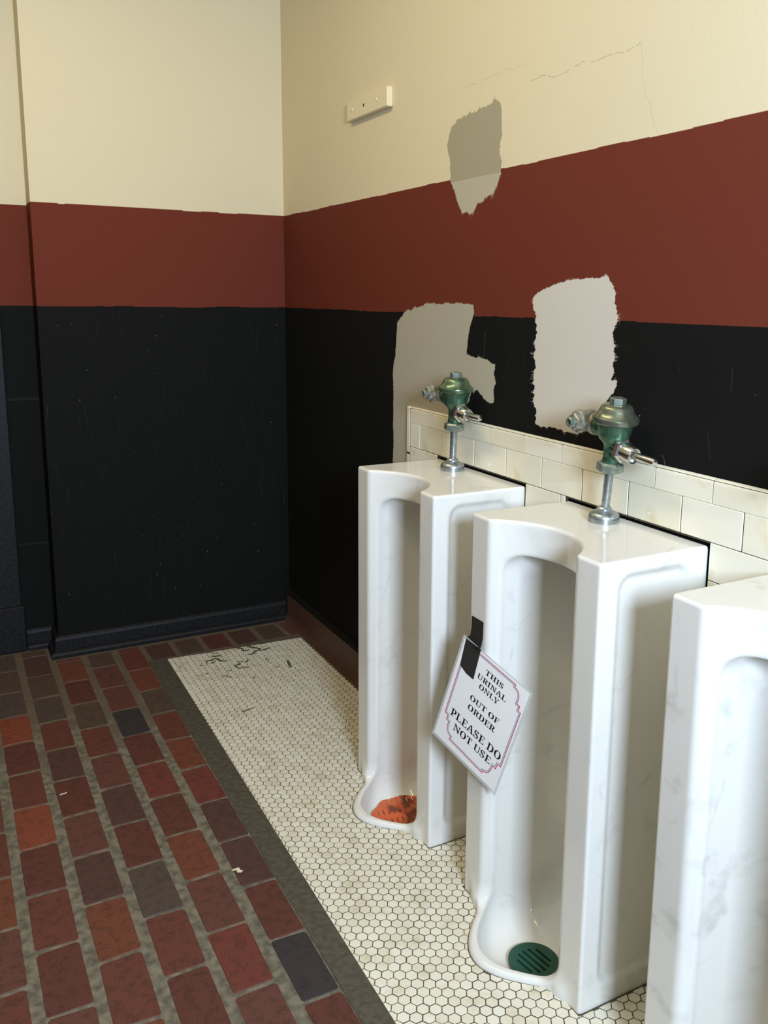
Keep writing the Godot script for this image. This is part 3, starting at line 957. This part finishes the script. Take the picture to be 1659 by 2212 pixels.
# ------------------------------------------------------------------ fittings
func flush_valve(at: Vector3, lean: float, capmat: Material, label: String) -> void:
	var v := thing("flush_valve", at, label, "flush valve", "flush valves on the urinals")
	v.rotation = Vector3(lean, 0, lean * 0.2)
	v.scale = Vector3(1, 1.025, 1)
	put("spud_flange", lathe([Vector2(0.0, 0.0), Vector2(0.034, 0.0), Vector2(0.0345, 0.008), Vector2(0.034, 0.014), Vector2(0.031, 0.019), Vector2(0.024, 0.0235), Vector2(0.0165, 0.025), Vector2(0.0165, 0.030), Vector2(0.014, 0.033), Vector2(0.0, 0.033)]), M.dull_chrome, v, Vector3(0, 0.0006, 0), v.basis.orthonormalized().inverse())
	put("flush_pipe", lathe([Vector2(0.0095, 0.030), Vector2(0.0098, 0.07), Vector2(0.0098, 0.118), Vector2(0.0, 0.118)], 28), M.dull_chrome, v)
	put("coupling_nut", hex_nut(0.051, 0.022, 0.006), M.nut_metal, v, Vector3(0, 0.113, 0), Basis(Vector3.UP, 0.25))
	put("valve_body", lathe([Vector2(0.0, 0.134), Vector2(0.0185, 0.134), Vector2(0.0190, 0.140), Vector2(0.0178, 0.146), Vector2(0.0180, 0.168), Vector2(0.0200, 0.175), Vector2(0.0245, 0.180), Vector2(0.0310, 0.186), Vector2(0.0345, 0.196), Vector2(0.0372, 0.210), Vector2(0.0395, 0.218), Vector2(0.0400, 0.223), Vector2(0.0, 0.224)]), M.patina, v)
	put("valve_cap", lathe([Vector2(0.0, 0.221), Vector2(0.045, 0.221), Vector2(0.0490, 0.224), Vector2(0.0500, 0.229), Vector2(0.0490, 0.234), Vector2(0.0450, 0.2375), Vector2(0.0400, 0.242), Vector2(0.0365, 0.249), Vector2(0.0335, 0.2555), Vector2(0.0300, 0.2590), Vector2(0.022, 0.261), Vector2(0.0, 0.262)], 48), capmat, v)
	put("cap_bolt", hex_nut(0.031, 0.014, 0.003), M.nut_metal, v, Vector3(0, 0.2605, 0), Basis(Vector3.UP, 0.4))
	# handle, towards the next urinal
	var hb := Basis(Vector3.RIGHT, PI / 2 + 0.06)
	var hy := 0.170
	put("handle_boss", lathe([Vector2(0.0, 0.0), Vector2(0.0175, 0.0), Vector2(0.0185, 0.020), Vector2(0.0, 0.022)], 28), M.patina, v, Vector3(0, hy, 0.004), hb)
	put("handle_nut", hex_nut(0.047, 0.016, 0.005), M.chrome, v, Vector3(0, hy, 0.026), hb * Basis(Vector3.UP, 0.3))
	put("handle_socket", lathe([Vector2(0.0, 0.0), Vector2(0.0205, 0.0), Vector2(0.0195, 0.010), Vector2(0.0180, 0.027), Vector2(0.0165, 0.029), Vector2(0.0140, 0.027), Vector2(0.010, 0.018), Vector2(0.0, 0.018)], 32), M.chrome, v, Vector3(0, hy - 0.001, 0.041), hb)
	var lb := Basis(Vector3.RIGHT, PI / 2 - 0.05)
	put("lever", lathe([Vector2(0.0, 0.0), Vector2(0.0050, 0.0), Vector2(0.0068, 0.008), Vector2(0.0082, 0.016), Vector2(0.0085, 0.070), Vector2(0.0070, 0.075), Vector2(0.0, 0.0765)], 24), M.chrome, v, Vector3(0, hy - 0.002, 0.056), lb)
	# the angle stop on the far side: tail along z, stop across to the wall
	var tb := Basis(Vector3.RIGHT, -PI / 2)
	var ty := 0.204
	put("tail_pipe", lathe([Vector2(0.0, 0.0), Vector2(0.0205, 0.0), Vector2(0.0225, 0.018), Vector2(0.0225, 0.034), Vector2(0.0, 0.034)], 32), M.patina, v, Vector3(0, ty, -0.022), tb)
	put("tail_nut", lathe([Vector2(0.0, 0.0), Vector2(0.0240, 0.0), Vector2(0.0250, 0.004), Vector2(0.0250, 0.012), Vector2(0.0225, 0.016), Vector2(0.0, 0.016)], 32), M.stop_metal, v, Vector3(0, ty, -0.052), tb)
	put("stop_neck", lathe([Vector2(0.0, 0.0), Vector2(0.0190, 0.0), Vector2(0.0180, 0.022), Vector2(0.0, 0.022)], 32), M.stop_metal, v, Vector3(0, ty, -0.064), tb)
	var sb := Basis(Vector3.BACK, PI / 2)
	var sx := -at.x
	put("stop_body", lathe([Vector2(0.0, 0.0), Vector2(0.0165, 0.0), Vector2(0.0165, sx - 0.022), Vector2(0.0235, sx - 0.016), Vector2(0.0235, sx + 0.018), Vector2(0.0250, sx + 0.020), Vector2(0.0250, sx + 0.028), Vector2(0.0215, sx + 0.031), Vector2(0.0, sx + 0.031)], 32), M.stop_metal, v, Vector3(sx - 0.002, ty, -0.088), sb)
	var sc := put("stop_bonnet", hex_nut(0.036, 0.015, 0.004), M.stop_metal, v, Vector3(-0.028, ty, -0.088), sb)
	put("stop_screw", lathe([Vector2(0.0, 0.0), Vector2(0.0115, 0.0), Vector2(0.0115, 0.010), Vector2(0.0090, 0.0125), Vector2(0.0062, 0.0125), Vector2(0.0056, 0.007), Vector2(0.0, 0.007)], 24), M.nut_metal, v, Vector3(-0.043, ty, -0.088), sb)
	put("screw_slot", lathe([Vector2(0.0, 0.0), Vector2(0.0048, 0.0), Vector2(0.0, 0.0006)], 16), M.dark_hole, sc, Vector3(0, 0.0222, 0))

func build_fittings() -> void:
	var um := mesh_field(urinal_field, Vector3(-0.40, -0.112, -W / 2 - 0.012), Vector3(0.008, H + 0.010, W / 2 + 0.012), 0.005)
	print("urinal triangles ", um.surface_get_array_index_len(0) / 3)
	var labels := ["white porcelain stall urinal with an orange mat in its bowl", "white porcelain stall urinal with the notice taped to it and a green drain grate", "white porcelain stall urinal with grey smears on its corner and no notice"]
	for i in 3:
		var u := put("urinal", um, M.porcelain_smeared if i == 2 else M.porcelain, self, Vector3(-0.002, 0, UZ[i]))
		tag(u, labels[i], "urinal", "stall urinals along the tiled wall")
	flush_valve(Vector3(-0.064, H - 0.0005, 1.524), 0.07, M.cap_brass, "green flush valve with a worn short chrome lever, on the urinal with the orange mat")
	flush_valve(Vector3(-0.064, H - 0.0005, 2.177), 0.125, M.cap_grey, "green flush valve with a grey cap and chrome lever, above the notice")
	flush_valve(Vector3(-0.064, H - 0.0005, 2.81), 0.03, M.cap_brass, "green flush valve on the grey smeared urinal")

	# orange rubber mat in the far bowl: a slotted disc bent up at the back
	var st := st_new()
	var n := 60
	var rad := 0.096
	for iz in n:
		for ix in n:
			var a := Vector2(-1.0 + 2.0 * ix / n, -1.0 + 2.0 * iz / n)
			var b := a + Vector2(2.0, 2.0) / n
			var m := (a + b) / 2.0
			if m.length() > 0.97 + 0.03 * cos(m.angle() * 9.0): continue
			if posmod(ix, 5) == 2 and posmod(iz + 3, 14) > 5 and m.length() < 0.95: continue
			var v := []
			for top in [1.0, 0.0]:
				for q in [a, Vector2(b.x, a.y), b, Vector2(a.x, b.y)]:
					var up: float = 0.022 * pow(clampf((q.x + 0.15) / 1.15, 0.0, 1.0), 2.0) + 0.005 * q.y * q.y
					v.append(Vector3(q.x * rad, up + 0.003 * top, q.y * rad))
			quad(st, v[0], v[1], v[2], v[3], Vector3.UP)
			quad(st, v[4], v[5], v[6], v[7], Vector3.DOWN)
			quad(st, v[0], v[1], v[5], v[4], Vector3.FORWARD)
			quad(st, v[2], v[3], v[7], v[6], Vector3.BACK)
			quad(st, v[0], v[3], v[7], v[4], Vector3.LEFT)
			quad(st, v[1], v[2], v[6], v[5], Vector3.RIGHT)
	var mt := put("urinal_mat", st.commit(), M.rubber, self, Vector3(-0.236, -0.048, UZ[0]), Basis(Vector3.UP, -0.25))
	tag(mt, "orange slotted rubber mat with dark grime lying in the urinal's bowl", "urinal mat")

	# green drain grate with five slots
	var dg := thing("drain_grate", Vector3(-0.236, -0.0545, UZ[1] + 0.010), "round dark green plastic drain grate with five long slots", "drain grate")
	dg.rotation = Vector3(0.0, 0.15, -0.03)
	var g := CSGCylinder3D.new()
	g.name = "grate_disc"
	g.radius = 0.059
	g.height = 0.006
	g.sides = 48
	for k in 5:
		var s := CSGBox3D.new()
		s.name = "slot"
		s.operation = CSGShape3D.OPERATION_SUBTRACTION
		s.size = Vector3(0.0065, 0.03, [0.048, 0.070, 0.076, 0.070, 0.048][k])
		s.position = Vector3((k - 2) * 0.0150, 0, 0)
		s.material = M.plastic
		g.add_child(s, true)
	g.material = M.plastic
	dg.add_child(g)
	put("drain_opening", lathe([Vector2(0.0, -0.0042), Vector2(0.049, -0.0042), Vector2(0.049, -0.0034), Vector2(0.0, -0.0034)], 32), M.dark_hole, dg)

	# board on the wall under the crack
	var bd := thing("wall_bracket", Vector3(0, 2.0375, 0.70), "small cream painted board screwed high on the right wall", "bracket")
	put("board", box_mesh(Vector3(-0.021, 0, 0), Vector3(0.0, 0.061, 0.312), 0.003), M.board, bd)
	for q in [0.045, 0.235]:
		put("screw_head", lathe([Vector2(0.0, 0.0), Vector2(0.006, 0.0), Vector2(0.0055, 0.002), Vector2(0.0, 0.004)], 16), M.board, bd, Vector3(-0.0208, 0.033, q), Basis(Vector3.BACK, PI / 2))
	put("screw_hole", lathe([Vector2(0.0, 0.0), Vector2(0.0055, 0.0), Vector2(0.0, 0.0004)], 16), M.dark_hole, bd, Vector3(-0.021, 0.033, 0.137), Basis(Vector3.BACK, PI / 2))

# ------------------------------------------------------------------ the notice
func ribbon(pts: Array, w: float, off: float) -> ArrayMesh:
	# a printed line along a closed run of points, in (s, t) millimetres; off moves it inwards
	var st := st_new()
	var n := pts.size()
	var ins := []
	for i in n:
		var e0: Vector2 = (pts[i] - pts[(i + n - 1) % n]).normalized()
		var e1: Vector2 = (pts[(i + 1) % n] - pts[i]).normalized()
		var n0 := Vector2(-e0.y, e0.x)
		var n1 := Vector2(-e1.y, e1.x)
		ins.append((n0 + n1) / maxf(0.35, 1.0 + n0.dot(n1)))
	for i in n:
		var j := (i + 1) % n
		var v := []
		for q in [[i, off - w / 2], [j, off - w / 2], [j, off + w / 2], [i, off + w / 2]]:
			var p: Vector2 = pts[q[0]] + ins[q[0]] * q[1]
			v.append(Vector3(p.x, -p.y, 0) * 0.001)
		quad(st, v[0], v[1], v[2], v[3], Vector3.BACK)
	return st.commit()

func build_notice() -> void:
	# local axes: x across the sheet, y up the sheet, z out of its face
	var u := Vector3(0.20645, -0.30627, 0.92929)
	var vd := Vector3(-0.11456, -0.95078, -0.28791)
	var nn := u.cross(-vd)
	var s := thing("notice", Vector3(-0.2997, 0.6644, 1.9843), "laminated white notice reading out of order, taped aslant to a urinal", "sign")
	s.basis = Basis(u, -vd, nn).orthonormalized()
	put("laminate", box_mesh(Vector3(-0.003, -0.2905, -0.0006), Vector3(0.2245, 0.003, 0.0002), 0.0002), M.laminate, s)
	put("paper", box_mesh(Vector3(0.0035, -0.2825, 0.0004), Vector3(0.2180, -0.0025, 0.0008)), M.paper, s)
	var ring := []
	var q := [Vector2(177, 8), Vector2(177, 14.5), Vector2(185, 16), Vector2(191, 20), Vector2(195, 27), Vector2(196.5, 36), Vector2(196, 46), Vector2(206, 46.5), Vector2(205, 58.5), Vector2(213, 59)]
	ring.append_array(q)
	for p in [Vector2(213, 213), Vector2(202.5, 214.5), Vector2(202, 228.5), Vector2(191.5, 228), Vector2(191, 240), Vector2(188, 250), Vector2(182, 257), Vector2(171, 260), Vector2(171, 266.5)]: ring.append(p)
	for p in [Vector2(53, 264), Vector2(54, 255), Vector2(45, 252), Vector2(38, 246), Vector2(35, 236), Vector2(35.5, 224), Vector2(26, 223), Vector2(27, 210.5), Vector2(16, 210)]: ring.append(p)
	for p in [Vector2(15.5, 60), Vector2(24, 58), Vector2(24, 46), Vector2(34, 46), Vector2(35, 32), Vector2(40, 22), Vector2(50, 15), Vector2(52, 8)]: ring.append(p)
	put("border_line", ribbon(ring, 2.1, 0.0), M.ink_red, s, Vector3(0, 0, 0.00095)).set_meta("label", "red border line")
	put("border_line", ribbon(ring, 1.7, 3.4), M.ink_blue, s, Vector3(0, 0, 0.00095)).set_meta("label", "grey blue inner border line")
	var font := SystemFont.new()
	font.font_names = PackedStringArray(["Droid Serif"])
	font.font_weight = 700
	for w in [["THIS", 119.0, 36.0, 58.0, 13.6], ["URINAL", 119.0, 58.5, 95.0, 14.0], ["ONLY", 118.0, 79.0, 64.0, 14.0], ["OUT OF", 120.0, 121.0, 96.0, 15.0], ["ORDER", 120.0, 146.5, 91.0, 15.5], ["PLEASE DO", 118.0, 193.5, 172.0, 20.5], ["NOT USE", 118.0, 223.5, 128.0, 19.0]]:
		var tm := TextMesh.new()
		tm.text = w[0]
		tm.font = font
		tm.font_size = 64
		tm.pixel_size = 0.001
		tm.depth = 0.0
		tm.curve_step = 1.0
		tm.horizontal_alignment = HORIZONTAL_ALIGNMENT_CENTER
		tm.vertical_alignment = VERTICAL_ALIGNMENT_CENTER
		var bb := tm.get_aabb()
		var sc := Vector3(w[3] * 0.001 / bb.size.x, w[4] * 0.001 / bb.size.y, 1)
		var o := put("lettering", tm, M.ink, s)
		o.transform = Transform3D(Basis.from_scale(sc), Vector3(w[1] * 0.001, -w[2] * 0.001, 0.0010) - sc * (bb.position + bb.size / 2.0) * Vector3(1, 1, 0))
		o.set_meta("label", "black serif lettering, %s" % str(w[0]).to_lower())
	# the tape: one length on the sheet, one on the pillar, a fold of clear film between
	var st := st_new()
	add_prism(st, PackedVector2Array([Vector2(0.008, -0.0005), Vector2(0.058, 0.004), Vector2(0.0645, -0.0775), Vector2(0.040, -0.078), Vector2(0.015, -0.071)]), 0.0011, 0.0015)
	put("tape", st.commit(), M.tape, s, Vector3.ZERO, Basis(Vector3.RIGHT, Vector3.BACK, Vector3.UP))
	var tp := thing("tape_strip", Vector3(-0.2826, 0.68, 2.01), "black tape strip stuck to the urinal's pillar above the notice", "tape")
	st = st_new()
	var pts := [Vector3(0, 0.032, -0.022), Vector3(0, 0.034, 0.027), Vector3(-0.002, -0.020, 0.026), Vector3(-0.012, -0.032, 0.022), Vector3(-0.014, -0.020, -0.022), Vector3(0, -0.012, -0.023)]
	var grid := [[Vector3(0, 0.034, -0.021), Vector3(0, 0.034, 0.028)], [Vector3(0, 0.004, -0.022), Vector3(0, -0.004, 0.027)], [Vector3(-0.003, -0.014, -0.022), Vector3(-0.003, -0.026, 0.025)], [Vector3(-0.016, -0.018, -0.021), Vector3(-0.012, -0.034, 0.024)]]
	for i in 3:
		for off in [0.0, -0.0006]:
			var o := Vector3(off, 0, 0)
			quad(st, grid[i][0] + o, grid[i][1] + o, grid[i + 1][1] + o, grid[i + 1][0] + o, Vector3.LEFT)
	put("tape", st.commit(), M.tape, tp)

# ------------------------------------------------------------------ litter
func curl_mesh(length: float, w: float, bend: float) -> ArrayMesh:
	var st := st_new()
	var n := 6
	for i in n:
		var v := []
		for q in [[i, -1.0], [i + 1, -1.0], [i + 1, 1.0], [i, 1.0]]:
			var t: float = float(q[0]) / n - 0.5
			var ww := w * (1.0 - 1.5 * t * t)
			v.append(Vector3(t * length, 0.0012 + 0.004 * t * t, bend * length * (t * t * 1.6 + 0.25 * sin(t * 9.0)) + q[1] * ww / 2.0))
		var up := Vector3(0, 0.0012, 0)
		quad(st, v[0] + up, v[1] + up, v[2] + up, v[3] + up, Vector3.UP)
		quad(st, v[0], v[1], v[2], v[3], Vector3.DOWN)
		quad(st, v[0], v[1], v[1] + up, v[0] + up, Vector3.FORWARD)
		quad(st, v[3], v[2], v[2] + up, v[3] + up, Vector3.BACK)
	return st.commit()

func build_litter() -> void:
	var spots := [[-0.443, 0.249, 0.021, 0.24], [-0.422, 0.263, 0.020, 0.47], [-0.428, 0.296, 0.037, 0.34], [-0.466, 0.326, 0.042, -0.48], [-0.428, 0.332, 0.034, 1.09], [-0.413, 0.358, 0.027, 0.29], [-0.456, 0.352, 0.027, -0.61], [-0.322, 0.259, 0.022, 0.71], [-0.311, 0.276, 0.045, 1.41], [-0.300, 0.294, 0.026, -0.14], [-0.265, 0.277, 0.050, 0.79], [-0.266, 0.317, 0.051, -0.67], [-0.228, 0.319, 0.043, -0.17], [-0.293, 0.340, 0.030, -0.25], [-0.380, 0.418, 0.036, -0.71], [-0.358, 0.392, 0.023, 0.26], [-0.371, 0.454, 0.051, 0.57], [-0.333, 0.399, 0.024, -0.99], [-0.454, 0.497, 0.019, 0.09], [-0.441, 0.512, 0.028, 1.15], [-0.355, 0.562, 0.011, -0.49], [-0.507, 0.446, 0.008, -0.12], [-0.507, 0.361, 0.011, -0.55], [-0.583, 0.336, 0.009, -0.43], [-0.258, 0.425, 0.018, 1.05], [-0.421, 0.458, 0.016, 0.36], [-0.243, 0.510, 0.010, 0.66], [-0.276, 0.245, 0.026, 1.40], [-0.324, 0.249, 0.021, 2.16]]
	for s in spots:
		var m := curl_mesh(s[2] * 1.15, clampf(s[2] * 0.26, 0.005, 0.010), rng.randf_range(-0.5, 0.5))
		var tone := int(rng.randf() * 2.99)
		var o := put("plant_shred", m, M.litter[tone], self, Vector3(s[0], -0.0008, s[1]), Basis(Vector3.UP, -s[3]))
		var look: String = ["brown", "dark brown", "pale brown"][tone]
		tag(o, "%s %s plant shred lying on the hexagon tiles by the back wall" % ["long thin" if s[2] > 0.026 else "short", look], "debris", "plant shreds on the tiles")
	var b := put("cigarette_butt", lathe([Vector2(0.0, 0.0), Vector2(0.0045, 0.0), Vector2(0.005, 0.02), Vector2(0.0045, 0.058), Vector2(0.0, 0.06)], 12), M.litter[0], self, Vector3(-0.190, 0.0048, 0.482), Basis(Vector3.RIGHT, PI / 2) * Basis(Vector3.BACK, 0.15))
	tag(b, "brown stub lying alone on the tiles near the brown skirting", "debris")
	var t := put("plant_stalk", curl_mesh(0.048, 0.008, 0.05), M.litter[2], self, Vector3(-0.462, -0.0008, 0.811), Basis(Vector3.UP, 0.24))
	tag(t, "single pale brown stalk lying apart from the other litter on the tiles", "debris")
	var c := put("paper_chip", curl_mesh(0.026, 0.012, 0.5), M.chip, self, Vector3(-0.7576, 0.0005, 1.6567), Basis(Vector3.UP, -0.9))
	tag(c, "cream paper scrap on a dark brick near the cement strip", "debris")
	var c2 := put("paper_chip", curl_mesh(0.020, 0.005, 0.3), M.chip, self, Vector3(-1.105, 0.0005, 1.08), Basis(Vector3.UP, 0.2))
	tag(c2, "tiny pale flake on a brick far from the tiles", "debris")

const SKY_TINT := Color(0.80, 0.885, 1.0)
const LAMP_TINT := Color(1.0, 0.92, 0.765)

func _ready() -> void:
	rng.seed = 7
	# camera, exposure, daylight from the window and the ceiling light
	var cam := Camera3D.new()
	cam.name = "camera"
	var f := 1896.5556
	cam.projection = Camera3D.PROJECTION_FRUSTUM
	cam.near = 0.05
	cam.far = 60.0
	cam.size = 2.0 * cam.near * 1106.0 / f
	cam.frustum_offset = Vector2((829.5 - 904.028), (992.309 - 1106.0)) / f * cam.near
	add_child(cam)
	cam.position = Vector3(-1.33375, 1.44, 3.63464)
	cam.rotation = Vector3(-0.181344, -0.502236, 0.011271)
	cam.current = true
	var we := WorldEnvironment.new()
	we.name = "environment"
	var env := Environment.new()
	env.background_mode = Environment.BG_COLOR
	env.background_color = Color(0.55, 0.62, 0.72)
	env.tonemap_mode = Environment.TONE_MAPPER_LINEAR
	env.tonemap_exposure = 0.98
	env.sdfgi_enabled = true
	env.ssao_enabled = true
	env.ssil_enabled = true
	we.environment = env
	add_child(we)
	var day := AreaLight3D.new()
	day.name = "window_daylight"
	day.area_size = Vector2(0.55, 0.61)
	day.light_color = SKY_TINT
	day.light_energy = 13.5
	day.shadow_enabled = true
	day.area_range = 12.0
	add_child(day)
	day.position = Vector3(-1.10, 1.78, ROOM_Z + 0.02)
	day.rotation = Vector3(0, 0, 0)
	var lamp := AreaLight3D.new()
	lamp.name = "ceiling_lamp_light"
	lamp.area_size = Vector2(0.16, 1.8)
	lamp.light_color = LAMP_TINT
	lamp.light_energy = 1.8
	lamp.shadow_enabled = true
	lamp.area_range = 12.0
	add_child(lamp)
	lamp.position = Vector3(-1.15, ROOM_Y - 0.085, 1.65)
	lamp.rotation = Vector3(-PI / 2, 0, 0)

	make_materials()
	build_room()
	build_floor()
	build_trim()
	build_wall_tiles()
	build_fittings()
	build_notice()
	build_litter()
	var cl := thing("ceiling_lamp", Vector3(-1.15, ROOM_Y, 1.65), "long white ceiling lamp with a glowing diffuser", "lamp")
	put("housing", box_mesh(Vector3(-0.12, -0.055, -0.94), Vector3(0.12, 0.0, 0.94), 0.006), M.ceiling, cl)
	var glow := mat(c8(240, 236, 220), 0.5)
	glow.emission_enabled = true
	glow.emission = LAMP_TINT
	glow.emission_energy_multiplier = 3.0
	put("diffuser", box_mesh(Vector3(-0.10, -0.075, -0.92), Vector3(0.10, -0.055, 0.92), 0.006), glow, cl)
